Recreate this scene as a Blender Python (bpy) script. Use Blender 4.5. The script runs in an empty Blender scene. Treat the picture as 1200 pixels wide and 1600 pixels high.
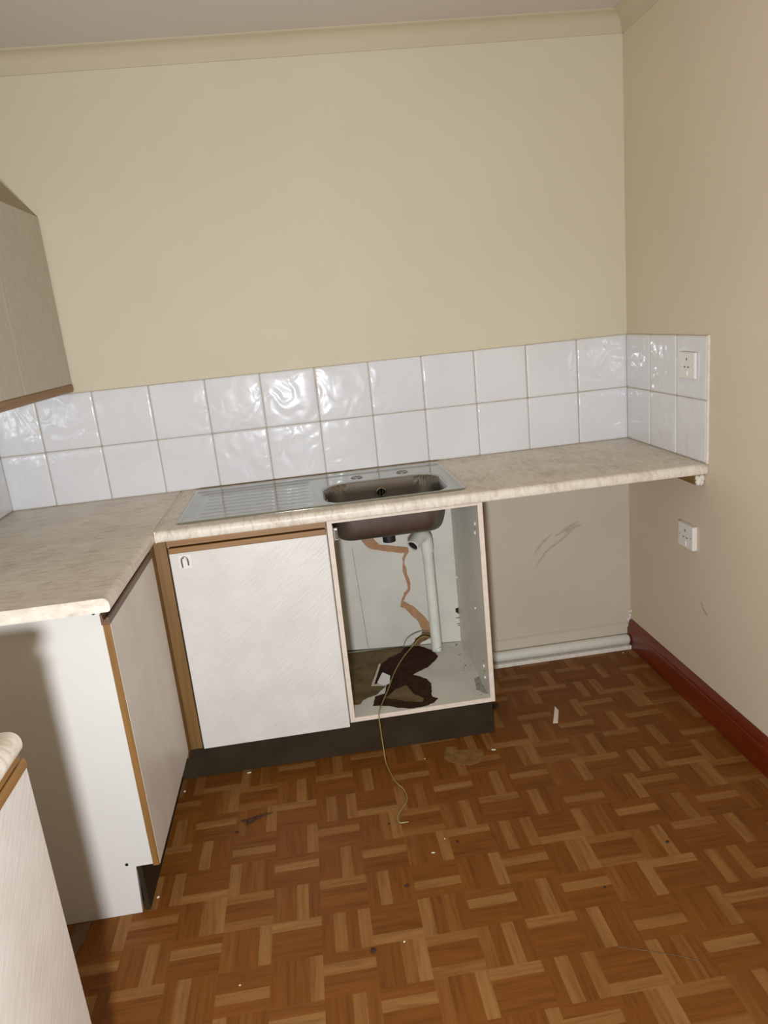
import bpy, bmesh, math, random
from mathutils import Vector, Matrix, noise

S = bpy.context.scene
C = S.collection

# ------------------------------------------------------------------ camera
cam = bpy.data.objects.new('camera', bpy.data.cameras.new('camera'))
C.objects.link(cam)
yaw, pit, rol = -0.0900, -0.2560, -0.1017
f = Vector((-math.sin(yaw) * math.cos(pit), math.cos(yaw) * math.cos(pit), math.sin(pit)))
r0 = Vector((math.cos(yaw), math.sin(yaw), 0)); u0 = r0.cross(f)
r = math.cos(rol) * r0 + math.sin(rol) * u0
u = -math.sin(rol) * r0 + math.cos(rol) * u0
M4 = Matrix((r, u, -f)).transposed().to_4x4()
M4.translation = Vector((-1.2572, -2.7852, 1.4477))
cam.matrix_world = M4
cam.data.sensor_fit = 'VERTICAL'
cam.data.sensor_height = 36
cam.data.lens = 1145.33 * 36 / 1600
cam.data.clip_start = 0.02
S.camera = cam

# ------------------------------------------------------------------ world, light, exposure
w = bpy.data.worlds.new('world'); S.world = w; w.use_nodes = True
w.node_tree.nodes['Background'].inputs[0].default_value = (1, .9, .78, 1)
w.node_tree.nodes['Background'].inputs[1].default_value = 0.05
ld = bpy.data.lights.new('torch', 'AREA')
ld.shape = 'DISK'; ld.size = 0.11; ld.energy = 47; ld.color = (0.945, 1.0, 1.085)
lt = bpy.data.objects.new('torch', ld); C.objects.link(lt)
lt.location = (-1.39, -3.0, 1.005)
lt.rotation_euler = Vector((0.0, 1, 0.14)).to_track_quat('-Z', 'Y').to_euler()
S.view_settings.view_transform = 'Standard'
S.view_settings.look = 'None'
S.view_settings.exposure = 0.0
S.view_settings.gamma = 1.0
S.view_settings.use_curve_mapping = False

random.seed(4)
# ------------------------------------------------------------------ materials
def lin(c):
    return tuple(((v / 255) / 12.92 if v / 255 <= .04045 else ((v / 255 + .055) / 1.055) ** 2.4) for v in c) + (1,)

class NT:
    def __init__(s, name, rough=.5, metal=0.0, spec=.5, coat=0.0):
        s.m = bpy.data.materials.new(name); s.m.use_nodes = True
        s.t = s.m.node_tree; s.b = s.t.nodes['Principled BSDF']
        s.b.inputs['Roughness'].default_value = rough
        s.b.inputs['Metallic'].default_value = metal
        s.b.inputs['Specular IOR Level'].default_value = spec
        s.b.inputs['Coat Weight'].default_value = coat
        s.b.inputs['Coat Roughness'].default_value = .08
    def n(s, typ, **kw):
        x = s.t.nodes.new('ShaderNode' + typ)
        for k, v in kw.items(): setattr(x, k, v)
        return x
    def l(s, a, b): s.t.links.new(a, b)
    def pos(s, scale=(1, 1, 1), rot=(0, 0, 0)):
        g = s.n('NewGeometry'); mp = s.n('Mapping')
        mp.inputs['Scale'].default_value = scale; mp.inputs['Rotation'].default_value = rot
        s.l(g.outputs['Position'], mp.inputs['Vector'])
        return mp.outputs['Vector']
    def noise(s, vec, scale=5, detail=4, rough=.55, dist=0):
        x = s.n('TexNoise'); x.inputs['Scale'].default_value = scale
        x.inputs['Detail'].default_value = detail; x.inputs['Roughness'].default_value = rough
        x.inputs['Distortion'].default_value = dist
        s.l(vec, x.inputs['Vector']); return x.outputs['Fac']
    def ramp(s, fac, stops):
        x = s.n('ValToRGB'); e = x.color_ramp.elements
        while len(e) < len(stops): e.new(.5)
        for i, (p, c) in enumerate(stops): e[i].position = p; e[i].color = lin(c)
        s.l(fac, x.inputs['Fac']); return x.outputs['Color']
    def bump(s, h, strength=.3, dist=.002):
        x = s.n('Bump'); x.inputs['Strength'].default_value = strength; x.inputs['Distance'].default_value = dist
        s.l(h, x.inputs['Height']); s.l(x.outputs['Normal'], s.b.inputs['Normal'])
    def col(s, o):
        if isinstance(o, tuple): s.b.inputs['Base Color'].default_value = lin(o)
        else: s.l(o, s.b.inputs['Base Color'])

def simple(name, c, rough=.5, metal=0, var=5, scale=20, bump=0, bscale=60, spec=.5, coat=0):
    t = NT(name, rough, metal, spec, coat)
    v = t.pos()
    fac = t.noise(v, scale, 4)
    lo = tuple(max(0, x - var) for x in c); hi = tuple(min(255, x + var) for x in c)
    t.col(t.ramp(fac, [(.3, lo), (.7, hi)]))
    if bump: t.bump(t.noise(t.pos(), bscale, 3), bump, .002)
    return t.m

def paint(name, c, c2=None, zsplit=.88):
    t = NT(name, .62, spec=.3)
    v = t.pos()
    fac = t.noise(v, 1.6, 3)
    a = t.ramp(fac, [(.3, tuple(x - 3 for x in c)), (.7, tuple(min(255, x + 3) for x in c))])
    if c2:
        # slightly duller, pinker tone below the worktop line
        b = t.ramp(t.noise(v, 2.5, 5), [(.3, tuple(x - 5 for x in c2)), (.7, tuple(x + 3 for x in c2))])
        sx = t.n('SeparateXYZ'); t.l(v, sx.inputs[0])
        gt = t.n('Math', operation='GREATER_THAN'); gt.inputs[1].default_value = zsplit
        t.l(sx.outputs['Z'], gt.inputs[0])
        mx = t.n('Mix', data_type='RGBA'); t.l(gt.outputs[0], mx.inputs['Factor'])
        t.l(b, mx.inputs['A']); t.l(a, mx.inputs['B']); a = mx.outputs['Result']
    t.col(a)
    t.bump(t.noise(t.pos(), 220, 3), .12, .001)
    return t.m

def wood(name, lo, hi, axis, rough=.45, coat=0):
    t = NT(name, rough, coat=coat)
    sc = [70, 70, 70]; sc[axis] = 3
    g = t.noise(t.pos(tuple(sc)), 1.0, 6, .6, .4)
    t.col(t.ramp(g, [(.25, lo), (.55, tuple((a + b) // 2 for a, b in zip(lo, hi))), (.8, hi)]))
    t.bump(g, .12, .0008)
    return t.m

M = {}
M['wall'] = paint('cream_wall_paint', (211, 202, 175), (206, 194, 176))
M['wall_r'] = paint('warm_wall_paint', (214, 198, 173))
M['ceil'] = paint('ceiling_paint', (208, 198, 187))
M['cove'] = paint('coving_paint', (198, 186, 158))
M['melamine'] = simple('white_melamine', (215, 210, 201), .3, var=3, scale=3, bump=.05, bscale=90)
M['carcass'] = simple('aged_white_carcass', (208, 203, 189), .4, var=6, scale=8)
M['edging'] = simple('pale_edge_band', (224, 208, 190), .5, var=8, scale=40)
M['oak_z'] = wood('oak_upright', (116, 80, 36), (160, 118, 62), 2)
M['oak_post'] = wood('oak_corner_post', (106, 76, 36), (146, 110, 60), 2)
M['oak_x'] = wood('oak_rail', (128, 90, 46), (170, 128, 76), 0)
M['oak_y'] = wood('oak_side_rail', (124, 86, 42), (168, 126, 70), 1)
M['shaded_rail_dark_strip'] = wood('shaded_rail_dark_strip_wood', (88, 63, 42), (122, 92, 66), 1)  # shade under the worktop is put into the rail's colour; also dark floor strip
M['mahogany'] = wood('mahogany_skirting_wood', (84, 22, 4), (130, 48, 12), 1, .35, .15)
M['pine'] = wood('raw_batten_wood', (120, 88, 40), (160, 122, 66), 1, .7)
M['plinth'] = simple('dark_brown_plinth', (52, 40, 25), .6, var=6, scale=10, spec=.2)
M['black'] = simple('black_gap', (14, 12, 10), .6, var=2)
M['pvc'] = simple('white_pipe_plastic', (222, 220, 206), .35, var=5, scale=12)
M['socket'] = simple('white_socket_plastic', (232, 228, 220), .25, var=2)
M['slot'] = simple('dark_socket_slot', (78, 72, 66), .5, var=2)
M['grout'] = simple('beige_grout', (176, 164, 146), .8, var=10, scale=60)
M['caulk'] = simple('white_filler', (226, 218, 202), .8, var=10, scale=80, bump=.6, bscale=120)
M['zinc'] = simple('zinc_hardware', (200, 200, 196), .25, 1.0, var=5)
M['torn'] = simple('torn_hardboard', (170, 130, 94), .9, var=10, scale=60, bump=.5, bscale=200)
M['torn_dark'] = simple('damp_torn_hardboard', (112, 84, 50), .9, var=14, scale=50, bump=.5, bscale=200)
M['wet'] = simple('soaked_chipboard', (52, 28, 9), .75, var=12, scale=45, bump=.5, bscale=160, spec=.15)
M['olive'] = simple('olive_water_stain', (98, 76, 33), .6, var=20, scale=22, bump=.3, bscale=120)
M['mould'] = simple('grey_damp_mark', (150, 144, 132), .7, var=24, scale=90)
M['wire'] = simple('yellow_green_cable', (148, 126, 64), .4, var=12, scale=60)
M['scrap'] = simple('olive_floor_scrap', (124, 88, 40), .7, var=14, scale=40, bump=.3, bscale=90)
M['dirt'] = simple('dark_dirt', (52, 30, 16), .9, var=14, scale=200)
M['plaster_bit'] = simple('pale_plaster_bit', (226, 214, 190), .8, var=10, scale=200)
M['scuff'] = simple('grey_scuff', (184, 173, 154), .7, var=10, scale=120)

def mk_door():
    # white laminate pressed with short diagonal strokes
    t = NT('white_textured_door', .42)
    v = t.n('Mapping'); v.inputs['Scale'].default_value = (16, 16, 120)
    t.l(t.pos((1, 1, 1), (0, math.radians(40), 0)), v.inputs['Vector'])
    h = t.noise(v.outputs['Vector'], 1.0, 4, .6)
    t.col(t.ramp(t.noise(t.pos(), 9, 4), [(.3, (214, 209, 200)), (.7, (224, 220, 212))]))
    t.bump(h, .7, .003)
    return t.m
M['door'] = mk_door()
def mk_door_side():
    t = NT('white_textured_side_door', .38)
    v = t.n('Mapping'); v.inputs['Scale'].default_value = (16, 16, 120); v = (t.l(t.pos((1, 1, 1), (math.radians(-40), 0, 0)), v.inputs['Vector']), v.outputs['Vector'])[1]
    t.col(t.ramp(t.noise(t.pos(), 9, 4), [(.3, (210, 200, 188)), (.7, (220, 211, 200))]))
    t.bump(t.noise(v, 1.0, 4, .6), .3, .0018)
    return t.m
M['sdoor'] = mk_door_side()

def mk_worktop(name, axis):
    t = NT(name, .38, spec=.4)
    sc = [64, 64, 30]; sc[axis] = 18
    v = t.pos(tuple(sc), (0, 0, .35))
    a = t.noise(v, 1.0, 7, .68, .8)
    b = t.noise(t.pos(), 7, 5, .6)
    mx = t.n('Math', operation='MULTIPLY_ADD'); mx.inputs[1].default_value = .6; mx.inputs[2].default_value = 0
    t.l(a, mx.inputs[0]); ad = t.n('Math', operation='MULTIPLY_ADD'); ad.inputs[1].default_value = .4
    t.l(b, ad.inputs[0]); t.l(mx.outputs[0], ad.inputs[2])
    t.col(t.ramp(ad.outputs[0], [(.34, (186, 168, 146)), (.46, (214, 202, 184)), (.56, (228, 219, 202)), (.72, (236, 229, 216))]))
    t.bump(a, .08, .001)
    return t.m
M['worktop'] = mk_worktop('beige_marbled_laminate', 1)
M['worktop_l'] = mk_worktop('beige_marbled_laminate_return', 0)

def mk_tile():
    t = NT('white_glazed_tile', .24, spec=.12, coat=.6)
    t.b.inputs['Coat Roughness'].default_value = .045
    t.col(t.ramp(t.noise(t.pos(), 3, 2), [(.3, (220, 218, 218)), (.7, (226, 225, 225))]))
    h = t.noise(t.pos(), 12, 1.3, .42, .9)
    t.bump(h, 1.0, TILE_WAVE)
    t.l(t.b.inputs['Normal'].links[0].from_socket, t.b.inputs['Coat Normal'])
    return t.m
TILE_WAVE = .0040
M['tile'] = mk_tile()

def mk_steel(name, rough, c=(196, 192, 184), ani=(8, 260, 260)):
    t = NT(name, rough, 1.0)
    t.col(t.ramp(t.noise(t.pos(), 14, 4), [(.3, tuple(x - 10 for x in c)), (.7, c)]))
    n1 = t.noise(t.pos(ani), 1.0, 3)
    mr = t.n('MapRange'); mr.inputs['To Min'].default_value = rough - .03; mr.inputs['To Max'].default_value = rough + .06
    t.l(n1, mr.inputs['Value']); t.l(mr.outputs['Result'], t.b.inputs['Roughness'])
    return t.m
M['steel'] = mk_steel('stainless_steel', .09, (172, 173, 165))
M['steel_dull'] = mk_steel('dull_stainless_steel', .36, (152, 148, 143))

def mk_floor():
    t = NT('parquet_pattern_lino', .5, spec=.18)
    at = t.n('Attribute', attribute_name='tone'); uv = t.n('UVMap')
    mp = t.n('Mapping'); mp.inputs['Scale'].default_value = (6, 90, 1); t.l(uv.outputs['UV'], mp.inputs['Vector'])
    g = t.noise(mp.outputs['Vector'], 1.0, 6, .65, .5)
    base = t.ramp(at.outputs['Fac'], [(0, (119, 70, 24)), (.35, (129, 78, 28)), (.6, (139, 91, 42)), (1, (152, 108, 60))])
    gr = t.ramp(g, [(.3, (192, 188, 180)), (.5, (234, 232, 228)), (.7, (255, 255, 255))])
    mx = t.n('Mix', data_type='RGBA', blend_type='MULTIPLY'); mx.inputs['Factor'].default_value = .9
    t.l(base, mx.inputs['A']); t.l(gr, mx.inputs['B'])
    t.col(mx.outputs['Result'])
    t.bump(g, .1, .0008)
    return t.m
M['floor'] = mk_floor()

# ------------------------------------------------------------------ mesh helpers
class MB:
    def __init__(s): s.v = []; s.f = []
    def add(s, vs, fs):
        o = len(s.v); s.v += [tuple(x) for x in vs]; s.f += [tuple(i + o for i in q) for q in fs]; return s
    def box(s, x0, x1, y0, y1, z0, z1):
        return s.add([(x, y, z) for x in (x0, x1) for y in (y0, y1) for z in (z0, z1)],
                     [(0, 1, 3, 2), (4, 6, 7, 5), (0, 4, 5, 1), (2, 3, 7, 6), (0, 2, 6, 4), (1, 5, 7, 3)])
    def prism(s, poly, a0, a1, fn):
        """poly: 2-D outline; fn(p, a) -> 3-D point at extrusion a"""
        n = len(poly)
        vs = [fn(p, a0) for p in poly] + [fn(p, a1) for p in poly]
        fs = [(i, (i + 1) % n, n + (i + 1) % n, n + i) for i in range(n)]
        return s.add(vs, fs + [tuple(range(n))[::-1], tuple(range(n, 2 * n))])
    def tube(s, pts, rad, n=16, caps=True):
        pts = [Vector(p) for p in pts]; rads = rad if isinstance(rad, (list, tuple)) else [rad] * len(pts)
        T0 = (pts[1] - pts[0]).normalized()
        N = T0.orthogonal().normalized(); vs = []
        for i, p in enumerate(pts):
            T = (pts[min(i + 1, len(pts) - 1)] - pts[max(i - 1, 0)]).normalized()
            N = (N - N.dot(T) * T).normalized(); B = T.cross(N)
            for k in range(n):
                a = 2 * math.pi * k / n
                vs.append(p + rads[i] * (math.cos(a) * N + math.sin(a) * B))
        fs = [(i * n + k, i * n + (k + 1) % n, (i + 1) * n + (k + 1) % n, (i + 1) * n + k) for i in range(len(pts) - 1) for k in range(n)]
        if caps: fs += [tuple(range(n))[::-1], tuple(range((len(pts) - 1) * n, len(pts) * n))]
        return s.add(vs, fs)
    def build(s, name, mat, parent=None, smooth=False, bevel=0, seg=2, fix=True, sharp=None):
        xs, ys, zs = zip(*s.v)
        o = Vector(((min(xs) + max(xs)) / 2, (min(ys) + max(ys)) / 2, min(zs)))
        me = bpy.data.meshes.new(name)
        me.from_pydata([Vector(p) - o for p in s.v], [], s.f)
        if fix:
            bm = bmesh.new(); bm.from_mesh(me); bmesh.ops.recalc_face_normals(bm, faces=bm.faces[:]); bm.to_mesh(me); bm.free()
        ob = bpy.data.objects.new(name, me); C.objects.link(ob)
        me.materials.append(mat)
        if parent is not None:
            ob.parent = parent
            pw = Vector(parent.location); p2 = parent.parent
            while p2: pw += p2.location; p2 = p2.parent
            ob.location = o - pw
        else: ob.location = o
        if smooth:
            for p in me.polygons: p.use_smooth = True
        if sharp:
            me.set_sharp_from_angle(angle=math.radians(sharp))
        if bevel:
            b = ob.modifiers.new('bevel', 'BEVEL'); b.width = bevel; b.segments = seg; b.limit_method = 'ANGLE'
            b.angle_limit = math.radians(40)
        return ob

def tag(o, label, cat, group=None):
    o['label'] = label; o['category'] = cat
    if group: o['group'] = group
    return o
def thing(name, label, cat, loc, group=None):
    o = bpy.data.objects.new(name, None); C.objects.link(o); o.location = loc; o.empty_display_size = .1
    return tag(o, label, cat, group)
def struct(o): o['kind'] = 'structure'; return o
def lab(o, l): o['label'] = l; return o
def arc(cx, cy, r, a0, a1, n):
    return [(cx + r * math.cos(math.radians(a0 + (a1 - a0) * i / n)), cy + r * math.sin(math.radians(a0 + (a1 - a0) * i / n))) for i in range(n + 1)]
def smoothpath(pts, n=8):
    P = [Vector(p) for p in pts]; out = []
    for i in range(len(P) - 1):
        a, b, c, d = P[max(i - 1, 0)], P[i], P[i + 1], P[min(i + 2, len(P) - 1)]
        for k in range(n):
            t = k / n
            out.append(.5 * ((2 * b) + (c - a) * t + (2 * a - 5 * b + 4 * c - d) * t * t + (3 * b - a - 3 * c + d) * t ** 3))
    return out + [P[-1]]
def rough_outline(poly, amp, step=.006, seed=0):
    out = []; n = len(poly)
    for i in range(n):
        a, b = Vector(poly[i]), Vector(poly[(i + 1) % n]); L = (b - a).length; k = max(1, int(L / step))
        for j in range(k):
            p = a.lerp(b, j / k); q = Vector((p.x * 60 + seed, p.y * 60, seed * 3.1))
            out.append((p.x + amp * noise.noise(q), p.y + amp * noise.noise(q + Vector((7, 3, 1)))))
    return out

# ------------------------------------------------------------------ room shell
XL, YF, ZC = -2.385, -3.6, 2.392
struct(MB().box(XL - .1, .1, .0, .1, -.1, 2.6).build('wall_back', M['wall']))
struct(MB().box(0, .1, YF, 0, -.1, 2.6).build('wall_right', M['wall_r']))
struct(MB().box(XL - .1, XL, YF, 0, -.1, 2.6).build('wall_left', M['wall']))
struct(MB().box(XL - .1, .1, YF - .1, YF, -.1, 2.6).build('wall_front', M['wall']))
struct(MB().box(XL, 0, YF, 0, ZC, 2.55).build('ceiling', M['ceil']))

# floor: sheet lino printed with finger parquet; the print repeats in 4x4 squares, each repeat dropped by two squares
def build_floor():
    MOD = {  # (column, row): light tone of the four fingers, far-to-near or left-to-right
        (0, 0): (.25, .9, .2, .1), (0, 1): (.2, .85, .15, .25), (0, 2): (.15, .2, .1, .95), (0, 3): (.2, .15, .65, 1.),
        (1, 0): (.45, .2, .3, .95), (1, 1): (.3, .2, .85, .3), (1, 2): (.9, .25, .5, .2), (1, 3): (.7, .12, .3, .72),
        (2, 0): (.95, .3, .25, .2), (2, 1): (.3, .15, .25, .85), (2, 2): (.35, 1., .15, .25), (2, 3): (.5, .25, .9, .15),
        (3, 0): (.2, .8, .15, .75), (3, 1): (.2, .8, .12, .35), (3, 2): (.2, .3, .8, .35), (3, 3): (.85, .25, .3, .12)}
    PX, PY, XA, Y0 = .1240, .1203, -1.752, -.735
    vs, fs, tone, uvs = [], [], [], []
    for ci in range(-6, 16):
        for ri in range(-8, 26):
            m = math.floor(ci / 4); c = ci - 4 * m; rr = (ri - 2 * m) % 4
            hor = (c + rr) % 2 == 0
            for k in range(4):
                if hor:
                    x0, x1 = XA + ci * PX, XA + (ci + 1) * PX
                    y1 = Y0 - ri * PY - k * PY / 4; y0 = y1 - PY / 4
                else:
                    x0 = XA + ci * PX + k * PX / 4; x1 = x0 + PX / 4
                    y1 = Y0 - ri * PY; y0 = y1 - PY
                X0, X1, Yl, Yh = max(x0, XL), min(x1, 0), max(y0, YF), min(y1, 0)
                if X1 - X0 < 1e-4 or Yh - Yl < 1e-4: continue
                o = len(vs)
                vs += [(X0, Yl, 0), (X1, Yl, 0), (X1, Yh, 0), (X0, Yh, 0)]
                fs.append((o, o + 1, o + 2, o + 3))
                tone.append(min(1, max(0, MOD[(c, rr)][k] + random.uniform(-.07, .07))))
                so = random.uniform(0, 40)
                q = [(X0, Yl), (X1, Yl), (X1, Yh), (X0, Yh)]
                uvs.append([((a if hor else b) + so, (b if hor else a) + so * 1.7) for a, b in q])
    nb = len(vs)
    # underside slab
    vs += [(XL, YF, -.1), (0, YF, -.1), (0, 0, -.1), (XL, 0, -.1)]
    fs.append((nb + 3, nb + 2, nb + 1, nb)); tone.append(0); uvs.append([(0, 0)] * 4)
    me = bpy.data.meshes.new('floor'); me.from_pydata(vs, [], fs)
    at = me.attributes.new('tone', 'FLOAT', 'FACE')
    at.data.foreach_set('value', tone)
    uv = me.uv_layers.new(name='UVMap')
    for p in me.polygons:
        for li, co in zip(p.loop_indices, uvs[p.index]): uv.data[li].uv = co
    me.materials.append(M['floor'])
    ob = bpy.data.objects.new('floor', me); C.objects.link(ob); struct(ob)
build_floor()

# coving on the back and right walls
pc, dc, zc = .055, .062, 2.330
cove = [(0, 0), (-.004, 0)] + [(-.006 - (pc - .010) * (1 - math.cos(a)) , .004 + (dc - .010) * math.sin(a)) for a in [i * math.pi / 2 / 8 for i in range(9)]] + [(-pc, dc - .004), (-pc, dc), (0, dc)]
struct(MB().prism(cove, XL, 0, lambda p, a: (a, p[0], zc + p[1])).build('trim_1', M['cove'], smooth=True, sharp=40))
struct(MB().prism(cove, YF, 0, lambda p, a: (p[0], a, zc + p[1])).build('trim_2', M['cove'], smooth=True, sharp=40))

# skirting on the right wall
sk = [(0, 0), (-.021, 0), (-.021, .078), (-.0195, .084), (-.0165, .086), (-.0165, .090), (-.0145, .098), (-.010, .108), (-.005, .115), (0, .117)]
skb = struct(MB().prism(sk, YF, -.012, lambda p, a: (p[0], a, p[1])).build('baseboard_right', M['mahogany'], smooth=True, sharp=30))
mb = MB()
for (x, y, z, h, dx) in [(-.004, -.013, .07, .055, -.006), (-.010, -.012, .05, .062, .004), (-.016, -.013, .03, .058, -.004), (-.008, -.011, .02, .09, .002)]:
    mb.add([(x - .004, y, z), (x + .004, y, z), (x + dx, y + .009, z + h), (x - .004, y - .01, z), (x + .004, y - .01, z)], [(0, 1, 2), (3, 2, 4), (0, 2, 3), (1, 4, 2), (0, 3, 4, 1)])
lab(mb.build('splintered_end', M['mahogany'], skb), 'splintered broken end of the skirting')

# low painted board along the back wall behind the pipe
bb = [(0, 0), (-.012, 0), (-.012, .088), (-.010, .096), (-.003, .102), (0, .103)]
struct(MB().prism(bb, -.72, -.016, lambda p, a: (a, p[0], p[1])).build('baseboard_back', M['wall'], smooth=True, sharp=35))
struct(MB().box(-.72, -.022, -.058, -.013, 0, .017).build('trim_3', M['caulk'], bevel=.003))

# scuffs on the wall below the worktop
def ribbon(pts, wid, fn):
    mb = MB(); vs = []; n = len(pts)
    for i, p in enumerate(pts):
        a = Vector(pts[max(i - 1, 0)]); b = Vector(pts[min(i + 1, n - 1)]); d = (b - a).normalized(); nn = Vector((-d.y, d.x))
        wv = wid * (0.25 + .75 * math.sin(math.pi * (i + .3) / n))
        vs += [fn(Vector(p) + nn * wv), fn(Vector(p) - nn * wv)]
    mb.add(vs, [(2 * i, 2 * i + 1, 2 * i + 3, 2 * i + 2) for i in range(n - 1)])
    return mb
wb = bpy.data.objects['wall_back']
for ki, pts in enumerate(([(-.405, .40), (-.36, .46), (-.30, .50), (-.235, .545)], [(-.41, .455), (-.375, .50), (-.33, .535)],
            [(-.295, .535), (-.25, .56), (-.215, .575)], [(-.32, .525), (-.27, .545), (-.225, .57)], [(-.28, .525), (-.24, .55), (-.205, .56)])):
    pp = [(p.x, p.y) for p in smoothpath([(a, b, 0) for a, b in pts], 5)]
    ribbon(pp, .0045, lambda p: (p.x, -.0006 - ki * .0003, p.y)).build('scuff_mark', M['scuff'], wb)
wr = bpy.data.objects['wall_right']
ribbon([(-.560, .405), (-.575, .385), (-.60, .372)], .006, lambda p: (-.0006, p.x, p.y)).build('scuff_mark', M['scuff'], wr)
# crumbled plaster at the corner just above the skirting
mb = MB()
for k in range(9):
    a = random.uniform(-.03, -.004); z = random.uniform(.11, .16); s_ = random.uniform(.004, .009)
    x, y = (a * .5, -.004) if k % 2 else (-.004, a * .5)
    mb.add([(x + s_ * math.cos(t) * math.cos(q), y + s_ * math.sin(t) * math.cos(q) * .6, z + s_ * math.sin(q)) for q in (-.9, 0, .9) for t in (0, 1.3, 2.5, 3.8, 5)],
           [(i * 5 + j, i * 5 + (j + 1) % 5, i * 5 + 5 + (j + 1) % 5, i * 5 + 5 + j) for i in range(2) for j in range(5)] + [(4, 3, 2, 1, 0), (10, 11, 12, 13, 14)])
tag(mb.build('crumbled_plaster', M['caulk']), 'crumbled white plaster in the corner just above the end of the skirting', 'plaster')

# ------------------------------------------------------------------ tiles
ZB, TP = .896, .2020
def tile_slab(mb, O, U, N, w_, h_, g=.0014):
    """pillowed glazed tile: O corner, U horizontal axis, N towards the room"""
    Z = Vector((0, 0, 1)); e = .007
    def coords(L):
        a = [g, g + .0012, g + .003, g + .005, g + e]; return a + [g + e + (L - 2 * g - 2 * e) * k / 5 for k in range(1, 5)] + [L - t for t in reversed(a)]
    def prof(t, L):
        d = min(t - g, L - g - t)
        return .0 if d >= e else -.0032 * (1 - d / e) ** 2.2
    us, zs = coords(w_), coords(h_)
    tx, tz = random.uniform(-.004, .004), random.uniform(-.004, .004)
    vs = []
    for a in us:
        for b in zs:
            d = .0065 + max(-.0045, prof(a, w_) + prof(b, h_)) + tx * (a - w_ / 2) + tz * (b - h_ / 2)
            vs.append(Vector(O) + Vector(U) * a + Z * b + Vector(N) * d)
    n = len(zs)
    fs = [(i * n + j, (i + 1) * n + j, (i + 1) * n + j + 1, i * n + j + 1) for i in range(len(us) - 1) for j in range(n - 1)]
    # flip so normals face the room
    a, b, c = [vs[i] for i in fs[0][:3]]
    if (b - a).cross(c - a).dot(Vector(N)) < 0: fs = [q[::-1] for q in fs]
    mb.add(vs, fs)
def splash(name, label, origin, U, N, cols, loc):
    t = thing(name, label, 'tiles', loc)
    mb = MB(); L = 0
    for wd in cols:
        for rz in range(2):
            tile_slab(mb, Vector(origin) + Vector(U) * L + Vector((0, 0, ZB + .001 + rz * TP)), U, N, wd, TP)
        L += wd
    mb.build('glazed_tiles', M['tile'], t, smooth=True, fix=False)
    O = Vector(origin); E = O + Vector(U) * L + Vector(N) * .0035
    gb = MB().box(min(O.x, E.x), max(O.x, E.x), min(O.y, E.y), max(O.y, E.y), ZB + .001, ZB + 2 * TP + .001)
    lab(gb.build('grout_bed', M['grout'], t), 'beige grout lines')
    return t, L
splash('tile_splashback', 'long white glossy tile splashback two rows high behind the steel sink', (-.0005, 0, 0), (-1, 0, 0), (0, -1, 0), [TP] * 11 + [-XL - 11 * TP - .001], (-1.19, 0, ZB))
tr, _ = splash('tile_splashback', 'short white tile splashback with a socket on it, on the right wall', (0, -.0065, 0), (0, -1, 0), (-1, 0, 0), [.194] * 3, (0, -.29, ZB))
mb = MB().box(-.0075, 0, -.596, -.5885, ZB + .001, ZB + 2 * TP + .003)
lab(mb.build('edge_trim', M['caulk'], tr, bevel=.0015), 'white sealed edge of the tiles')
splash('tile_splashback', 'white tile splashback on the left wall under the wall cupboards', (XL, -.0065, 0), (0, -1, 0), (1, 0, 0), [TP] * 6, (XL, -.6, ZB))

# ------------------------------------------------------------------ worktops
TH = .034
def edge_profile(front, back, top, th, r_=.015, r2=.007):
    """2-D outline (depth, z) with rounded front edge at depth=front (front < back)"""
    return [(back, top - th), (back, top)] + [(front + r_ - r_ * math.sin(math.radians(a)), top - r_ + r_ * math.cos(math.radians(a))) for a in range(0, 91, 15)] + \
           [(front + r2 - r2 * math.cos(math.radians(a)), top - th + r2 - r2 * math.sin(math.radians(a))) for a in range(0, 91, 30)]
# long run with the sink: the board is cut out under the sink
wt = MB()
X0, X1 = -1.7535, -.0015
wt.prism(edge_profile(-.594, -.524, ZB, TH), X0, X1, lambda p, a: (a, p[0], p[1]))
wt.box(X0, X1, -.052, -.001, ZB - TH, ZB)
wt.box(X0, -1.694, -.524, -.052, ZB - TH, ZB)
wt.box(-.789, X1, -.524, -.052, ZB - TH, ZB)
tag(wt.build('worktop', M['worktop'], smooth=True, sharp=40), 'long beige marbled worktop along the back wall carrying the steel sink', 'worktop')
t = thing('worktop', 'beige marbled worktop on the left with a bare square end towards the room', 'worktop', (-2.07, -.57, ZB - TH))
MB().prism(edge_profile(1.7605, -XL - .001, ZB, TH), -1.143, -.001, lambda p, a: (-p[0], a, p[1])).build('board', M['worktop_l'], t, smooth=True, sharp=40)
lab(MB().box(-1.7602, -1.754, -.592, -.008, ZB - TH, ZB + .0012).build('joining_strip', M['edging'], t, bevel=.0006), 'pale pinkish joining strip')
# nearest worktop, lower left of the picture
tag(MB().prism(edge_profile(1.754, -XL - .001, ZB, .036, .02, .012), -2.35, -1.716, lambda p, a: (-p[0], a, p[1])).build('worktop', M['worktop_l'], smooth=True, sharp=40, bevel=.003),
    'rounded corner of the nearest beige worktop, above the pinkish door at lower left', 'worktop')

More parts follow.
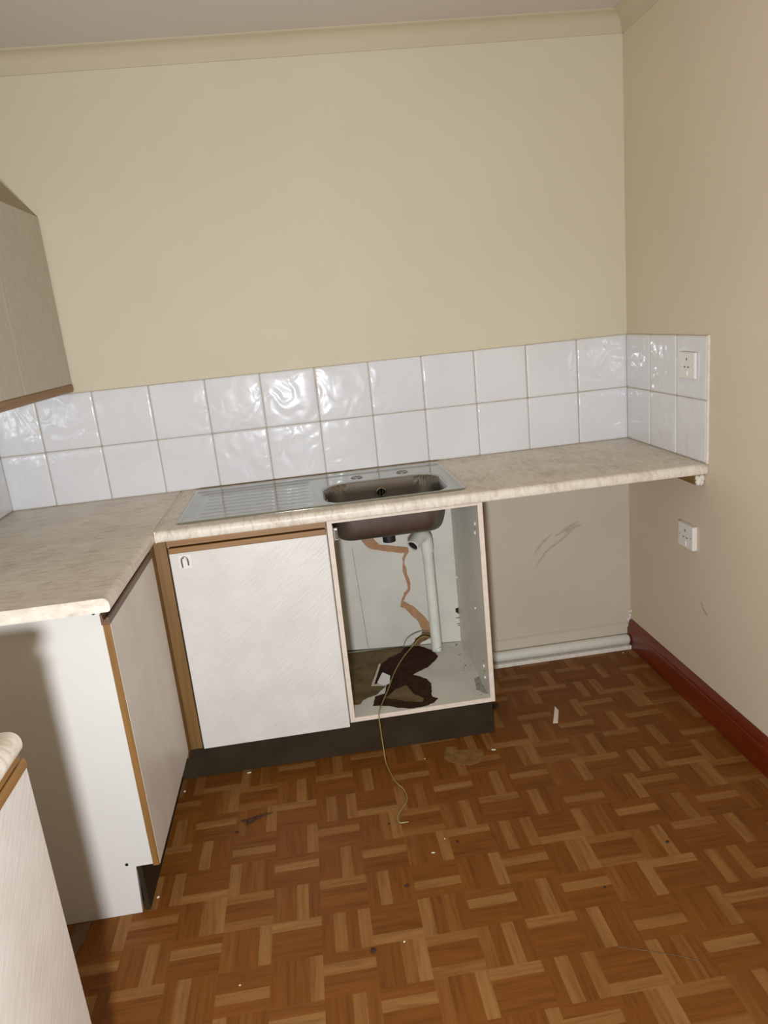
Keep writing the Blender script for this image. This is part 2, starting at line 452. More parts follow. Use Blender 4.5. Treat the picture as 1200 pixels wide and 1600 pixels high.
# ------------------------------------------------------------------ sink
def sdf_rr(x, y, cx, cy, hx, hy, r_):
    dx, dy = abs(x - cx) - hx + r_, abs(y - cy) - hy + r_
    return math.hypot(max(dx, 0), max(dy, 0)) + min(max(dx, dy), 0) - r_
def sstep(a, b, x):
    t = min(1, max(0, (x - a) / (b - a))); return t * t * (3 - 2 * t)
SX0, SX1, SY0, SY1 = -1.706, -.777, -.535, -.040
BC = (-1.030, -.366); BH = (.203, .142); BR = .085
def build_sink():
    t = thing('kitchen_sink', 'stainless steel sink with drainer on the left and bowl, set in the worktop', 'sink', (-1.24, -.29, ZB))
    xs = []; x = SX0
    while x < SX1 - .001: xs.append(x); x += .0045 if x > -1.27 else .006
    xs.append(SX1)
    ys = []; y = SY0
    while y < SY1 - .001: ys.append(y); y += .0042
    ys.append(SY1)
    cx, cy, hx, hy, rr = (SX0 + SX1) / 2, (SY0 + SY1) / 2, (SX1 - SX0) / 2, (SY1 - SY0) / 2, .022
    vs = []
    for x in xs:
        for y in ys:
            px, py = x, y
            ax, ay = abs(x - cx) - hx + rr, abs(y - cy) - hy + rr
            if ax > 0 and ay > 0 and math.hypot(ax, ay) > rr:      # round the plan corners
                k = rr / math.hypot(ax, ay)
                px = cx + math.copysign(hx - rr + ax * k, x - cx); py = cy + math.copysign(hy - rr + ay * k, y - cy)
            d = -sdf_rr(px, py, cx, cy, hx, hy, rr)                 # distance inside rim
            z = ZB + .0005 + .0045 * sstep(0, .007, d) - .0035 * sstep(.014, .022, d)
            z += .006 * sstep(-.030, -.020, -abs(py + .072)) * sstep(.02, .06, d) * 0
            # raised ledge at the back
            z += .004 * sstep(-.098, -.086, py) * sstep(.012, .02, d)
            # drainer dish and ridges
            if px < -1.25:
                dd = -sdf_rr(px, py, -1.475, -.30, .205, .190, .03)
                z -= .0045 * sstep(0, .02, dd)
                rm = sstep(-1.655, -1.63, px) * (1 - sstep(-1.295, -1.275, px))
                if -.485 < py < -.125: z += .0014 * rm * max(0, math.cos((py + .305) / .05 * 2 * math.pi)) ** 4
            # bowl
            b = -sdf_rr(px, py, BC[0], BC[1], BH[0], BH[1], BR)
            if b > -.012:
                z -= .003 * sstep(-.012, 0, b)
                q = min(1, max(0, b / .05))
                z -= .140 * (1 - (1 - q) ** 3.4) + .006 * sstep(.05, .14, b)
            vs.append((px, py, z))
    n = len(ys)
    fs = [(i * n + j, (i + 1) * n + j, (i + 1) * n + j + 1, i * n + j + 1) for i in range(len(xs) - 1) for j in range(n - 1)]
    # split the faces: drainer and rim bright, bowl dull
    top, bowl = MB(), MB()
    fb, ft = [], []
    for q in fs:
        mx = sum(vs[i][0] for i in q) / 4; my = sum(vs[i][1] for i in q) / 4
        (fb if sdf_rr(mx, my, BC[0], BC[1], BH[0], BH[1], BR) < .002 else ft).append(q)
    for fl, nm, mt in ((ft, 'drainer_top', M['steel']), (fb, 'bowl', M['steel_dull'])):
        used = sorted({i for q in fl for i in q}); ix = {o: k for k, o in enumerate(used)}
        mb = MB().add([vs[i] for i in used], [tuple(ix[i] for i in q) for q in fl])
        ob = mb.build(nm, mt, t, smooth=True, fix=False)
        so = ob.modifiers.new('sheet', 'SOLIDIFY'); so.thickness = .0009; so.offset = -1
        if nm == 'bowl': lab(ob, 'dull brushed steel bowl')
    # overflow on the bowl's rear wall, with a stub of chain
    oy, oz, ox = -.2385, .852, -1.030
    ring = MB(); pts = [(ox + .016 * math.cos(a), oy + (oz + .016 * math.sin(a) - .852) * .0, oz + .016 * math.sin(a)) for a in [i * 2 * math.pi / 24 for i in range(25)]]
    ring.tube(pts, .0028, 8, False)
    for k in (-.0055, .0055): ring.box(ox + k - .0012, ox + k + .0012, oy - .001, oy + .001, oz - .014, oz + .014)
    ov = ring.build('overflow', M['steel'], t, smooth=True, sharp=40)
    MB().tube([(ox, oy + .002, oz), (ox, oy + .006, oz)], .0135, 20).build('overflow_hole', M['black'], ov)
    ch = MB()
    for k in range(9):
        z = oz - .012 - k * .0048; yy = oy - .003 - max(0, k - 3) * .0009
        ch.tube([(ox, yy, z), (ox, yy, z - .003)], .0019, 6)
    ch.build('chain', M['black'], t)
    for hx_ in (-1.107, -.938):
        yy = -.150
        th = MB().tube([(hx_ + .020 * math.cos(a), yy + .020 * math.sin(a), ZB + .0018) for a in [i * 2 * math.pi / 24 for i in range(25)]], .0022, 8, False)
        th.build('tap_hole', M['steel_dull'], t, smooth=True)
        MB().tube([(hx_, yy, ZB + .0008), (hx_, yy, ZB + .0022)], .0185, 20).build('tap_hole_plug', M['steel_dull'], t)
    wo = MB().tube([(-1.030, -.362, .752), (-1.030, -.362, .735), (-1.030, -.362, .734), (-1.030, -.362, .705)], [.03, .03, .0225, .0225], 24)
    lab(wo.build('waste_outlet', M['black'], t, smooth=True, sharp=40), 'black waste outlet under the bowl')
build_sink()

# ------------------------------------------------------------------ base units on the back wall
ZP, ZU = .142, .8615
# corner unit with the white door
t = thing('base_cabinet', 'closed base cabinet with white door and oak corner post, beside the open sink cabinet', 'cabinet', (-1.49, -.3, 0))
cb = MB()
cb.box(-1.735, -1.719, -.55, -.02, ZP, ZU).box(-1.2575, -1.2425, -.55, -.02, ZP, ZU).box(-1.719, -1.2575, -.55, -.02, ZP, ZP + .016)
cb.box(-1.719, -1.2575, -.026, -.02, ZP + .016, ZU)
cb.build('carcass', M['carcass'], t)
d = MB().box(-1.7315, -1.2445, -.5705, -.5525, .1375, .8165).build('door', M['door'], t, bevel=.002)
MB().box(-1.7315, -1.2445, -.574, -.5525, .8168, .8345).build('door_handle', M['oak_x'], d, bevel=.003)
hk = MB().box(-1.706, -1.666, -.5735, -.5705, .765, .811)
hk = lab(hk.build('hook_plate', M['socket'], d, bevel=.0015), 'small white plastic hook plate')
U_ = smoothpath([(-1.6955, -.5745, .770), (-1.6955, -.578, .790), (-1.694, -.58, .799), (-1.686, -.581, .8035), (-1.678, -.58, .799), (-1.6765, -.578, .790), (-1.6765, -.576, .776)], 5)
lab(MB().tube(U_, .0026, 8).build('hook', M['zinc'], d, smooth=True), 'grey bent hook')
MB().box(-1.7345, -1.2425, -.571, -.540, .8395, ZU).build('top_rail', M['oak_x'], t, bevel=.0015)
MB().box(-1.7345, -1.2425, -.552, -.540, .8345, .8395).build('rail_groove', M['black'], t)
MB().box(-1.7735, -1.7355, -.571, -.54, ZP, ZU).box(-1.7885, -1.7735, -.6195, -.54, ZP, ZU).build('corner_post', M['oak_post'], t, bevel=.0015)

# open sink cabinet
t = thing('sink_cabinet', 'open doorless white sink cabinet with cracked back and rotten stained floor', 'cabinet', (-.99, -.3, 0))
XL_, XR_ = -1.2405, -.7385
MB().box(XL_, XL_ + .016, -.549, -.02, ZP, ZU).build('side_panel', M['carcass'], t)
MB().box(XR_ - .016, XR_, -.549, -.02, ZP, ZU).build('side_panel', M['carcass'], t)
fl = MB().box(XL_ + .016, XR_ - .016, -.549, -.03, ZP, ZP + .016).build('floor_panel', M['carcass'], t)
ed = MB().box(XL_, XL_ + .016, -.5508, -.549, ZP, ZU).box(XR_ - .016, XR_, -.5508, -.549, ZP, ZU).box(XL_ + .016, XR_ - .016, -.5508, -.549, ZP, ZP + .016)
lab(ed.build('edging', M['edging'], t), 'pale pinkish front edging')
MB().box(XL_ + .016, XR_ - .016, -.5508, -.530, ZU - .017, ZU).build('front_rail', M['edging'], t)
def bp(x): return -.03 - (x + 1.224) * .107            # the loose back board leans out on the right
bk = MB().prism([(XL_ + .016, .165), (XR_ - .016, .160), (XR_ - .016, ZU), (XL_ + .016, ZU)], 0, .004, lambda p, a: (p[0], bp(p[0]) + a, p[1])).build('back_panel', M['carcass'], t)
CR1 = [(-1.1212, 0.6466), (-1.0701, 0.6414), (-1.0432, 0.6003), (-0.9765, 0.5881), (-0.9289, 0.5777), (-0.9305, 0.5595), (-0.9503, 0.556), (-1.017, 0.5704), (-1.0771, 0.5847), (-1.0976, 0.6059)]
CR2 = [(-0.9469, 0.5577), (-0.9284, 0.5613), (-0.942, 0.5401), (-0.9516, 0.5204), (-0.9466, 0.4888), (-0.9429, 0.4572), (-0.9354, 0.432), (-0.9379, 0.4042), (-0.9567, 0.3779), (-0.9721, 0.3533), (-0.9797, 0.3562), (-0.9635, 0.3892), (-0.9476, 0.4052), (-0.951, 0.4406), (-0.9608, 0.4764), (-0.9574, 0.5141), (-0.9587, 0.5349)]
CR3 = [(-0.9799, 0.3541), (-0.9686, 0.3551), (-0.9346, 0.3295), (-0.8982, 0.2901), (-0.8746, 0.2553), (-0.8751, 0.2083), (-0.907, 0.2261), (-0.9204, 0.2636), (-0.9443, 0.2948), (-0.965, 0.322), (-0.9839, 0.3325)]
CR4 = [(-0.9069, 0.2268), (-0.875, 0.2098), (-0.8769, 0.1867), (-0.908, 0.1753), (-0.9225, 0.1621), (-0.9497, 0.1576), (-0.9369, 0.1892), (-0.9088, 0.2045)]
CR5 = [(-0.7661, 0.3029), (-0.7551, 0.3046), (-0.7551, 0.2782), (-0.7647, 0.2856)]
for i, (P, mt, l) in enumerate(((CR1, 'torn', 'brown torn strip across the top of the back board'), (CR2, 'torn', 'narrow brown crack down the back board'), (CR3, 'torn', 'wide brown tear above the pipe foot'), (CR4, 'torn_dark', 'damp dark tear at the foot of the board'), (CR5, 'wet', 'small dark hole by the right side'))):
    ro = rough_outline(P, .003, .008, i)
    lab(MB().prism(ro, -.0008 - i * .00005, .0002, lambda p, a: (p[0], bp(p[0]) + a, p[1])).build('torn_board', M[mt], bk), l)
for z, x0 in ((.262, -.771), (.236, -.768), (.228, -.764)):
    MB().prism([(x0, z), (-.7551, z + .002), (-.7551, z - .002)], -.0008, .0002, lambda p, a: (p[0], bp(p[0]) + a, p[1])).build('split', M['wet'], bk)
# seam on the back board
MB().prism([(-1.150, .60), (-1.1482, .60), (-1.128, .17), (-1.1305, .17)], -.0005, .0002, lambda p, a: (p[0], bp(p[0]) + a, p[1])).build('seam', M['mould'], bk)
zf = ZP + .016
ST1 = [(-1.2230, -0.0453), (-0.9892, -0.0513), (-0.9839, -0.1084), (-1.0528, -0.1766), (-1.1015, -0.2045), (-1.1286, -0.2795), (-1.1507, -0.3454), (-1.0945, -0.3626), (-1.1364, -0.4127), (-1.1866, -0.4401), (-1.2005, -0.4655), (-1.2230, -0.4664)]
ST2 = [(-0.9862, -0.060), (-0.9237, -0.0684), (-0.8798, -0.1273), (-0.8684, -0.18), (-0.8818, -0.2099), (-0.9234, -0.2614), (-0.9874, -0.3035), (-1.0657, -0.3286), (-1.0945, -0.3103), (-1.1346, -0.3374), (-1.1346, -0.2776), (-1.1069, -0.1956), (-1.0618, -0.144), (-1.0032, -0.1021)]
ST3 = [(-1.0717, -0.3267), (-0.9874, -0.3035), (-0.9452, -0.3502), (-0.9343, -0.3927), (-0.9467, -0.4881), (-0.9299, -0.505), (-0.9537, -0.533), (-0.9922, -0.5458), (-1.0322, -0.5453), (-1.0794, -0.5245), (-1.1002, -0.5069), (-1.1563, -0.4903), (-1.1441, -0.4287), (-1.1068, -0.4155), (-1.0938, -0.3564)]
ST4 = [(-1.0626, -0.3978), (-1.0234, -0.3781), (-1.0094, -0.445), (-0.9783, -0.4905), (-0.9849, -0.5121), (-1.0406, -0.4955), (-1.0833, -0.465), (-1.111, -0.4507)]
ST5 = [(-0.7771, -0.4026), (-0.7555, -0.3896), (-0.7575, -0.4472), (-0.7559, -0.5226), (-0.7638, -0.5193), (-0.7871, -0.4818)]
for i, (P, mt, l) in enumerate(((ST1, 'olive', 'olive water stain at the left of the cabinet floor'), (ST2, 'wet', 'dark rotten patch at the rear of the cabinet floor'), (ST3, 'wet', 'dark rotten patch at the front of the cabinet floor'), (ST4, 'olive', 'olive middle of the front rotten patch'), (ST5, 'mould', 'grey damp mark in the right corner'))):
    ro = rough_outline(P, .004, .008, i + 9)
    h = (.0004, .0010, .0010, .0015, .0004)[i]
    ob = MB().prism(ro, zf - .001, zf + h, lambda p, a: (min(max(p[0], -1.2240), -.7550), p[1], a)).build('rotten_patch' if mt == 'wet' else 'stain', M[mt], fl)
    lab(ob, l)
# lifted shards of the white facing
SH = MB()
SH.prism([(-1.1257, -0.3401), (-1.099, -0.2955), (-1.0736, -0.3168), (-1.0812, -0.3538), (-1.1063, -0.359)], 0, .0012, lambda p, a: (p[0], p[1], zf + .003 + a + max(0, p[1] + .35) * .35))
lab(SH.build('lifted_facing', M['melamine'], fl), 'white flake of facing lifted from the rotten patch')
SH = MB(); SH.prism([(-1.1471, -0.34), (-1.1046, -0.2261), (-1.0992, -0.2349), (-1.1346, -0.3374)], 0, .0012, lambda p, a: (p[0] + a, p[1], zf + .002 + (p[0] + 1.1471) * .55))
lab(SH.build('lifted_facing', M['edging'], fl), 'curled pale sliver of facing')
# crumbs of damp along the right-hand joint
for k in range(22):
    x = random.uniform(-.80, -.757) if k % 2 else random.uniform(-.875, -.77); y = random.uniform(-.40, -.11) if k % 2 else random.uniform(-.13, -.095) if k % 4 else random.uniform(-.53, -.40); s_ = random.uniform(.0015, .0045)
    MB().prism([(s_ * math.cos(a) * random.uniform(.6, 1.2), s_ * math.sin(a)) for a in (0, 1.1, 2.2, 3.3, 4.4, 5.4)], zf - .0005, zf + .0012, lambda p, a: (x + p[0], y + p[1], a)).build('damp_speck', M['mould'], fl)
# hinge plate on the left side, screws and holes on the right side
hx = XL_ + .016
hg = MB().box(hx, hx + .003, -.545, -.524, .778, .836).box(hx + .003, hx + .016, -.5475, -.529, .786, .828).tube([(hx + .011, -.5490, .792), (hx + .011, -.5490, .822)], .0045, 10)
lab(hg.build('hinge', M['zinc'], t, bevel=.001), 'shiny metal hinge plate')
xi = XR_ - .016
for (y, z, rr) in ((-.4978, .769, .006), (-.4882, .7353, .006), (-.4123, .4351, .004), (-.4826, .2459, .006), (-.4903, .2052, .005), (-.1047, .4432, .005)):
    MB().tube([(xi, y, z), (xi - .003, y, z), (xi - .0042, y, z)], [rr, rr, rr * .6], 12).build('screw', M['socket'], t, smooth=True, sharp=40)
for (y, z) in ((-.496, .752), (-.487, .228), (-.476, .262)):
    MB().tube([(xi, y, z), (xi - .0005, y, z)], .0035, 10).build('screw_hole', M['black'], t)
# shared plinth of the back run
tag(MB().box(-1.830, XR_ - .002, -.515, -.500, .0005, ZP - .0005).build('plinth', M['plinth'], bevel=.001), 'long dark brown plinth under the sink cabinets', 'plinth')

# ------------------------------------------------------------------ left return unit
t = thing('base_cabinet', 'white left base cabinet with glossy bare end panel and oak-edged door', 'cabinet', (-2.08, -.85, 0))
sp = MB().prism([(XL + .004, 0.0005), (-1.8505, .0005), (-1.8425, .143), (-1.790, .143), (-1.790, ZU), (XL + .004, ZU)], -1.100, -1.084, lambda p, a: (p[0], a, p[1]))
sp = sp.build('end_panel', M['melamine'], t, bevel=.0008)
lab(sp, 'glossy bare white end panel')
for (x, z) in ((-1.814, .8516 - .004), (-1.8638, .1532)):
    MB().tube([(x, -1.1000, z), (x, -1.1008, z)], .0042, 14).build('screw_cap', M['black'], t)
MB().box(-1.806, -1.790, -1.084, -.62, ZP, ZU).box(XL + .004, -1.806, -1.084, -.62, ZP, ZP + .016).box(XL + .004, XL + .012, -1.084, -.62, ZP + .016, ZU).build('carcass', M['carcass'], t)
d = MB().box(-1.7865, -1.770, -1.133, -.622, .166, .829).build('door', M['sdoor'], t, bevel=.0015)
lab(MB().box(-1.7868, -1.7705, -1.1375, -1.133, .166, .829).build('door_edging', M['oak_z'], d, bevel=.0012), 'oak strip on the door edge')
MB().prism([(-1.789, .829), (-1.769, .829), (-1.769, .845), (-1.774, .848), (-1.7785, .843), (-1.783, .843), (-1.785, .856), (-1.789, .856)], -1.1385, -.622, lambda p, a: (p[0], a, p[1])).build('door_handle', M['shaded_rail_dark_strip'], d, bevel=.001)
tag(MB().box(-1.8425, -1.830, -1.095, -.516, .0005, .1415).build('plinth', M['plinth'], bevel=.001), 'short dark brown plinth under the left cabinet with white end panel', 'plinth')

# nearest unit, cut by the lower left of the frame
t = thing('base_cabinet', 'nearest base cabinet with plain pinkish-white door, cut off at lower left', 'cabinet', (-2.08, -2.0, 0))
MB().box(XL + .004, -1.792, -1.722, -1.706, .0005, ZU - .003).box(XL + .004, -1.792, -2.206, -2.19, .0005, ZU - .003).box(XL + .004, -1.792, -2.19, -1.722, ZP, ZP + .016).box(XL + .004, XL + .012, -2.19, -1.722, ZP + .016, ZU - .003).build('carcass', M['carcass'], t)
d = MB().box(-1.788, -1.770, -2.205, -1.689, .150, .818).build('door', M['sdoor'], t, bevel=.0015)
MB().prism([(-1.788, .8182), (-1.767, .8182), (-1.764, .822), (-1.764, .834), (-1.768, .838), (-1.776, .836), (-1.788, .836)], -2.205, -1.698, lambda p, a: (p[0], a, p[1])).build('door_handle', M['oak_y'], d, bevel=.0015)
MB().box(-1.792, -1.766, -2.205, -1.712, .8425, .8595).build('top_rail', M['oak_y'], t, bevel=.0015)
MB().box(-1.792, -1.778, -2.205, -1.712, .838, .8425).build('rail_groove', M['black'], t)

# ------------------------------------------------------------------ wall cupboards on the left wall
GZ0, GZ1 = 1.333, 1.897
def wall_cupboard(y0, y1, label):
    t = thing('wall_cupboard', label, 'wall cupboard', ((XL - 2.08) / 2, (y0 + y1) / 2, GZ0), 'wall cupboards on the left wall')
    MB().box(XL + .003, -2.1, y0 + .001, y0 + .017, GZ0 - .02, GZ1).box(XL + .003, -2.1, y1 - .017, y1 - .001, GZ0 - .02, GZ1).box(XL + .003, -2.1, y0 + .017, y1 - .017, GZ0, GZ0 + .016).box(XL + .003, -2.1, y0 + .017, y1 - .017, GZ1 - .016, GZ1).box(XL + .003, XL + .009, y0 + .017, y1 - .017, GZ0 + .016, GZ1 - .016).build('carcass', M['carcass'], t)
    d = MB().box(-2.098, -2.080, y0 + .0004, y1 - .0004, GZ0 + .001, GZ1).build('door', M['cupboard'], t, bevel=.0005)
    MB().prism([(-2.100, GZ0 - .028), (-2.082, GZ0 - .028), (-2.077, GZ0 - .023), (-2.077, GZ0 - .004), (-2.080, GZ0), (-2.100, GZ0)], y0 + .0015, y1 - .0015, lambda p, a: (p[0], a, p[1])).build('door_handle', M['oak_y'], d, bevel=.001)
def mk_cup():
    t = NT('beige_cupboard_door', .5)
    t.col(t.ramp(t.noise(t.pos((60, 60, 20)), 1.0, 4), [(.3, (184, 176, 158)), (.7, (194, 187, 170))]))
    t.bump(t.noise(t.pos((90, 90, 14)), 1.0, 4), .2, .001)
    return t.m
M['cupboard'] = mk_cup()
wall_cupboard(-.473, -.008, 'beige wall cupboard in the corner, touching the back wall')
wall_cupboard(-1.075, -.475, 'beige wall cupboard cut off by the left edge, nearer than the corner one')

# ------------------------------------------------------------------ pipes
t = thing('waste_pipe', 'white plastic upright waste pipe with open elbow inside the sink cabinet', 'pipe', (-.864, -.13, zf))
MB().tube([(-.8625, -.130, zf + .0015), (-.8640, -.130, .36), (-.8665, -.130, .5800)], .0205, 20).build('pipe', M['pvc'], t, smooth=True, sharp=40)
ep = smoothpath([(-.8665, -.130, .5705), (-.8670, -.130, .604), (-.8705, -.133, .628), (-.881, -.143, .642), (-.897, -.158, .642), (-.915, -.178, .632), (-.930, -.196, .623)], 5)
el = MB(); n_ = len(ep)
el.tube(ep, [.0238 if i > 2 else .0236 for i in range(n_)], 22, False)
inner = ep[n_ - 12:]
el.tube(list(reversed(inner)), .0195, 22, False)
# end lip joining the two walls of the elbow
lip = [ep[-1], ep[-1] + (ep[-1] - ep[-2]).normalized() * .0004]
e = el.build('elbow', M['pvc'], t, smooth=True)
dm = (ep[-1] - ep[-2]).normalized(); a_ = dm.orthogonal().normalized(); b_ = dm.cross(a_)
rim = MB().tube([ep[-1] + .0217 * (math.cos(q) * a_ + math.sin(q) * b_) for q in [i * 2 * math.pi / 26 for i in range(27)]], .0024, 8, False)
rim.build('elbow_rim', M['pvc'], e, smooth=True)
MB().tube([ep[-3], ep[-3] + dm * .001], .0194, 20).build('elbow_shade_disc', M['black'], e)  # black disc stands in for the shade inside the open elbow
# torn shard at the foot of the pipe
lab(MB().tube([(-.872, -.151, zf + .002), (-.864, -.156, zf + .013), (-.852, -.150, zf + .018), (-.846, -.14, zf + .004)], [.003, .006, .006, .003], 8).build('broken_collar', M['pvc'], t, smooth=True), 'broken bit of collar at the pipe foot')

hp = MB().tube([(-.7365 + .004, -.0345, .0425), (-.40, -.0345, .0415), (-.034, -.0345, .040), (-.026, -.0345, .040), (-.0235, -.0345, .040)], [.0212, .0212, .0212, .0185, .011], 24)
tag(hp.build('waste_pipe', M['pvc'], smooth=True, sharp=60), 'white horizontal waste pipe along the foot of the back wall', 'pipe')

# ------------------------------------------------------------------ batten under the worktop, at the right wall
t = thing('wall_batten', 'wooden batten with lumpy white end fixed under the worktop on the right wall', 'batten', (-.017, -.3, .83))
MB().box(-.034, -.0005, -.572, -.11, .826, ZU).build('batten', M['pine'], t, bevel=.002)
mb = MB()
for (x, z, s_) in ((-.022, .835, .012), (-.010, .848, .013), (-.012, .832, .010), (-.026, .850, .009), (-.018, .842, .012)):
    ic = [(s_ * math.cos(a) * math.cos(b) * random.uniform(.8, 1.15), s_ * .55 * math.sin(a) * math.cos(b), s_ * math.sin(b) * random.uniform(.8, 1.15)) for b in (-1.2, -.5, .2, .9) for a in [i * 2 * math.pi / 8 for i in range(8)]]
    mb.add([(x + p[0], -.574 + p[1], z + p[2]) for p in ic], [(i * 8 + j, i * 8 + (j + 1) % 8, i * 8 + 8 + (j + 1) % 8, i * 8 + 8 + j) for i in range(3) for j in range(8)] + [tuple(range(7, -1, -1)), tuple(range(24, 32))])
lab(mb.build('end_filler', M['caulk'], t, smooth=True), 'lumpy white filler on the batten end')

# ------------------------------------------------------------------ sockets
def socket(label, x0, yc, zc_, th, wd=.100, ht=.085):
    t = thing('wall_socket', label, 'socket', (x0, yc, zc_ - ht / 2))
    MB().box(x0 - th, x0, yc - wd / 2, yc + wd / 2, zc_ - ht / 2, zc_ + ht / 2).build('face_plate', M['socket'], t, bevel=.003, seg=3)
    for dy, dz, a, b in ((0, .020, .0028, .0042), (-.011, -.005, .0042, .0022), (.011, -.005, .0042, .0022)):
        MB().box(x0 - th - .0004, x0 - th + .002, yc + dy - a, yc + dy + a, zc_ + dz - b, zc_ + dz + b).build('pin_slot', M['slot'], t)
    for dy in (-.036, .036):
        MB().tube([(x0 - th + .001, yc + dy, zc_), (x0 - th - .0008, yc + dy, zc_)], .0034, 12).build('screw', M['zinc'], t)
    sw = MB().box(x0 - th - .003, x0 - th + .001, yc - .008, yc + .008, zc_ - .034, zc_ - .016).build('switch', M['socket'], t, bevel=.0012)
socket('white wall socket on the tiles above the right end of the worktop', -.0070, -.483, 1.206, .010)
socket('white wall socket on the painted right wall below the worktop', 0, -.483, .624, .018, .098, .085)

# ------------------------------------------------------------------ cable
P = [(-.870, -.100, .195), (-.90, -.098, .209), (-.925, -.100, .205), (-.9556, -.118, .186), (-1.0029, -.175, .172), (-1.0508, -.2792, .169), (-1.0922, -.4015, .1655), (-1.1191, -.4786, .1655), (-1.137, -.540, .168), (-1.1437, -.5575, .155), (-1.1425, -.563, .09), (-1.141, -.575, .035), (-1.139, -.615, .006), (-1.1221, -.712, .0035), (-1.1, -.765, .0035), (-1.0995, -.818, .0035), (-1.121, -.855, .0035), (-1.138, -.888, .0035), (-1.137, -.914, .0035), (-1.125, -.918, .0035), (-1.1095, -.918, .0035)]
tag(MB().tube(smoothpath(P, 8), .0022, 8).build('earth_wire', M['wire'], smooth=True), 'thin yellow-green wire trailing from the sink cabinet onto the floor', 'wire')
P = [(-.884, -.082, .222), (-.91, -.080, .226), (-.945, -.082, .219), (-.975, -.078, .198), (-.990, -.07, .162)]
tag(MB().tube(smoothpath(P, 8), .0018, 8).build('wire_offcut', M['mould'], smooth=True), 'short thin grey wire looping beside the foot of the pipe', 'wire')

# ------------------------------------------------------------------ things lying on the floor
PT = [(-0.9251, -0.5631), (-0.8902, -0.5687), (-0.8929, -0.5919), (-0.8355, -0.5957), (-0.8121, -0.61), (-0.8072, -0.6348), (-0.8282, -0.6747), (-0.8679, -0.6863), (-0.8969, -0.6711), (-0.9351, -0.6459), (-0.9461, -0.624)]
tag(MB().prism(rough_outline(PT, .004, .01, 3), .0002, .002, lambda p, a: (p[0], p[1], a)).build('lino_scrap', M['scrap']), 'flat olive-brown torn scrap on the floor in front of the plinth', 'scrap')
tag(MB().prism([(-.4862, -.4206), (-.4806, -.4451), (-.5096, -.5195), (-.5264, -.5159)], .0002, .003, lambda p, a: (p[0], p[1], a + max(0, p[1] + .45) * .2)).build('paper_strip', M['edging']), 'small pale strip lying on the floor beside the sink cabinet', 'scrap')
tag(MB().prism(rough_outline([(-2.02, -1.108), (-1.978, -1.106), (-1.985, -1.18), (-2.0, -1.25), (-2.03, -1.25)], .003, .012, 5), .0002, .004, lambda p, a: (p[0], p[1], a)).build('floor_strip', M['shaded_rail_dark_strip']), 'dark strip on the floor in the gap beside the glossy end panel', 'strip')
def lump(name, x, y, s_, mat, label, cat='debris', group=None, flat=.5, el_=1.0, rot=0):
    mb = MB(); nb_, na = 5, 8; vs = []
    for i in range(nb_):
        b = -1.3 + 2.6 * i / (nb_ - 1)
        for k in range(na):
            a = 2 * math.pi * k / na; q = random.uniform(.75, 1.2)
            px_, py_ = s_ * el_ * math.cos(a) * math.cos(b) * q, s_ * math.sin(a) * math.cos(b) * q
            vs.append((x + px_ * math.cos(rot) - py_ * math.sin(rot), y + px_ * math.sin(rot) + py_ * math.cos(rot), .0003 + s_ * flat * (1 + math.sin(b) / math.sin(1.3))))
    mb.add(vs, [(i * na + j, i * na + (j + 1) % na, i * na + na + (j + 1) % na, i * na + na + j) for i in range(nb_ - 1) for j in range(na)] + [tuple(range(na - 1, -1, -1)), tuple(range((nb_ - 1) * na, nb_ * na))])
    return tag(mb.build(name, M[mat], smooth=True), label, cat, group)
GD, GW = 'dark crumbs on the floor', 'white crumbs on the floor'
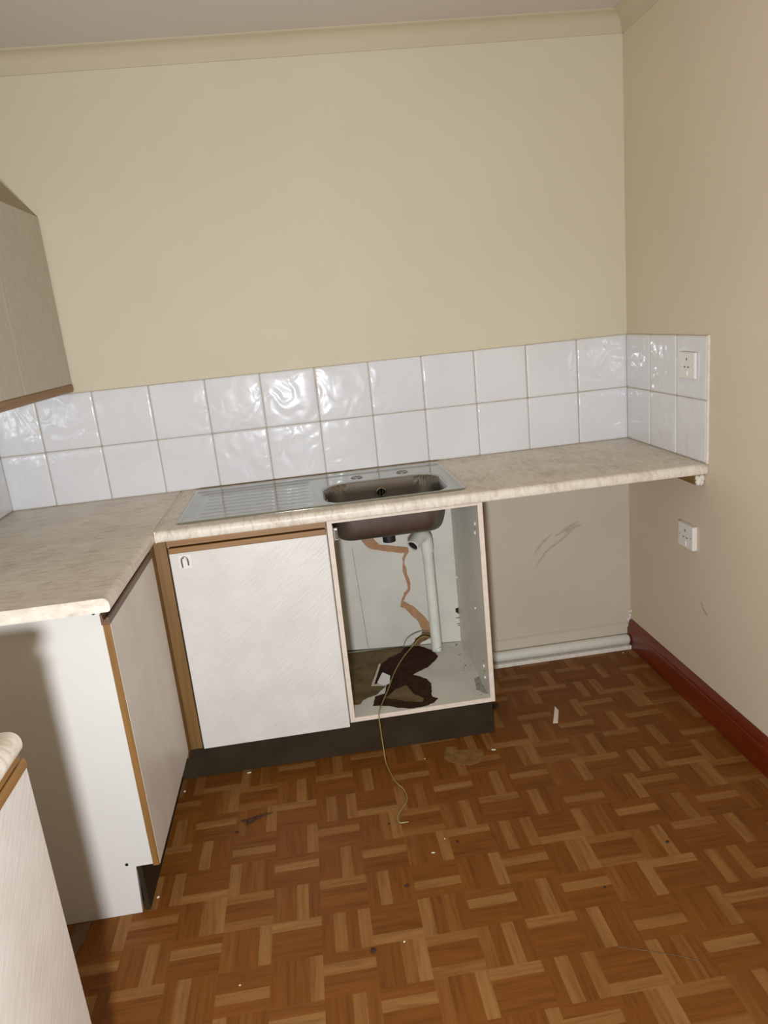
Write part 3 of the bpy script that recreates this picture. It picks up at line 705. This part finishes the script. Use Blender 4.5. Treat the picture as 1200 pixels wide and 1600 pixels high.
for x, y, s_, l, e_, ro in (
    (-1.2605, -1.353, .008, 'largest dark crumb on the floor, nearest the camera', 1.2, .8),
    (-1.1527, -1.1658, .005, 'elongated dark crumb on the floor below the hooked wire end', 1.8, .2),
    (-.9861, -1.0334, .005, 'round dark crumb on the floor right of the hooked wire end', 1, 0),
    (-1.1675, -.9108, .004, 'tiny dark crumb just left of the hooked wire end', 1, 0),
    (-.6578, -1.2836, .004, 'dark crumb on the open floor to the lower right', 1, 0),
    (-.4311, -1.1671, .005, 'rightmost dark crumb, on the floor out from the red skirting', 1.3, .3),
    (-1.622, -.836, .005, 'dark crumb on the floor left of the twig', 1.4, 0)):
    lump('dark_crumb', x, y, s_ * .8, 'dirt', l, 'crumb', GD, .45, e_, ro)
for x, y, s_, l, e_, ro in (
    (-1.0611, -1.0602, .004, 'oblong white crumb on the floor below right of the wire end', 2.2, -.2),
    (-1.0188, -1.0119, .0035, 'white crumb on the floor beside the round dark crumb', 1, 0),
    (-1.1831, -1.3414, .004, 'white crumb near the largest dark crumb', 1.3, 1.2),
    (-1.5738, -1.3813, .0035, 'lone white crumb on the floor at lower left', 1, 0),
    (-1.0077, -.6112, .0035, 'white crumb on the floor left of the olive scrap', 1, 0),
    (-1.815, -.585, .006, 'white crumb in the corner under the left cabinet door', 1.2, .9),
    (-1.6049, -.535, .006, 'pale crumb against the foot of the long plinth', 2, .1),
    (-1.8179, -1.055, .006, 'white crumb at the foot of the short plinth', 1.2, 1),
    (-.772, -.622, .006, 'pale crumb at the right tip of the olive scrap', 2, -.4),
    (-.0711, -.0799, .005, 'white crumb on the floor in the far right corner', 1, 0)):
    lump('white_crumb', x, y, s_ * .7, 'plaster_bit', l, 'crumb', GW, .45, e_, ro)
tw = MB().tube([(-1.615, -.790, .004), (-1.585, -.797, .005), (-1.545, -.778, .004), (-1.515, -.772, .003)], [.001, .0042, .002, .0008], 7).tube([(-1.60, -.812, .003), (-1.58, -.797, .004), (-1.565, -.775, .003)], [.001, .004, .001], 6)
tag(tw.build('twig', M['dirt'], smooth=True), 'dark twig-like scrap on the floor in front of the white door', 'debris')
for x, y, s_ in ((-.690, -.345, .014),):
    t = lump('dirt_clump', x, y, s_, 'dirt', 'dark clump of dirt on the floor at the right foot of the sink cabinet', 'debris', None, .16, 1.6, 1.2)
tag(MB().tube(smoothpath([(-.7015, -1.4603, .0008), (-.6433, -1.4836, .001), (-.5811, -1.5111, .001), (-.5433, -1.533, .0008)], 6), .0009, 6).build('crease', M['torn_dark'], smooth=True), 'thin dull thread on the floor at lower right', 'crease')  # thin dark tube stands in for a crease in the lino
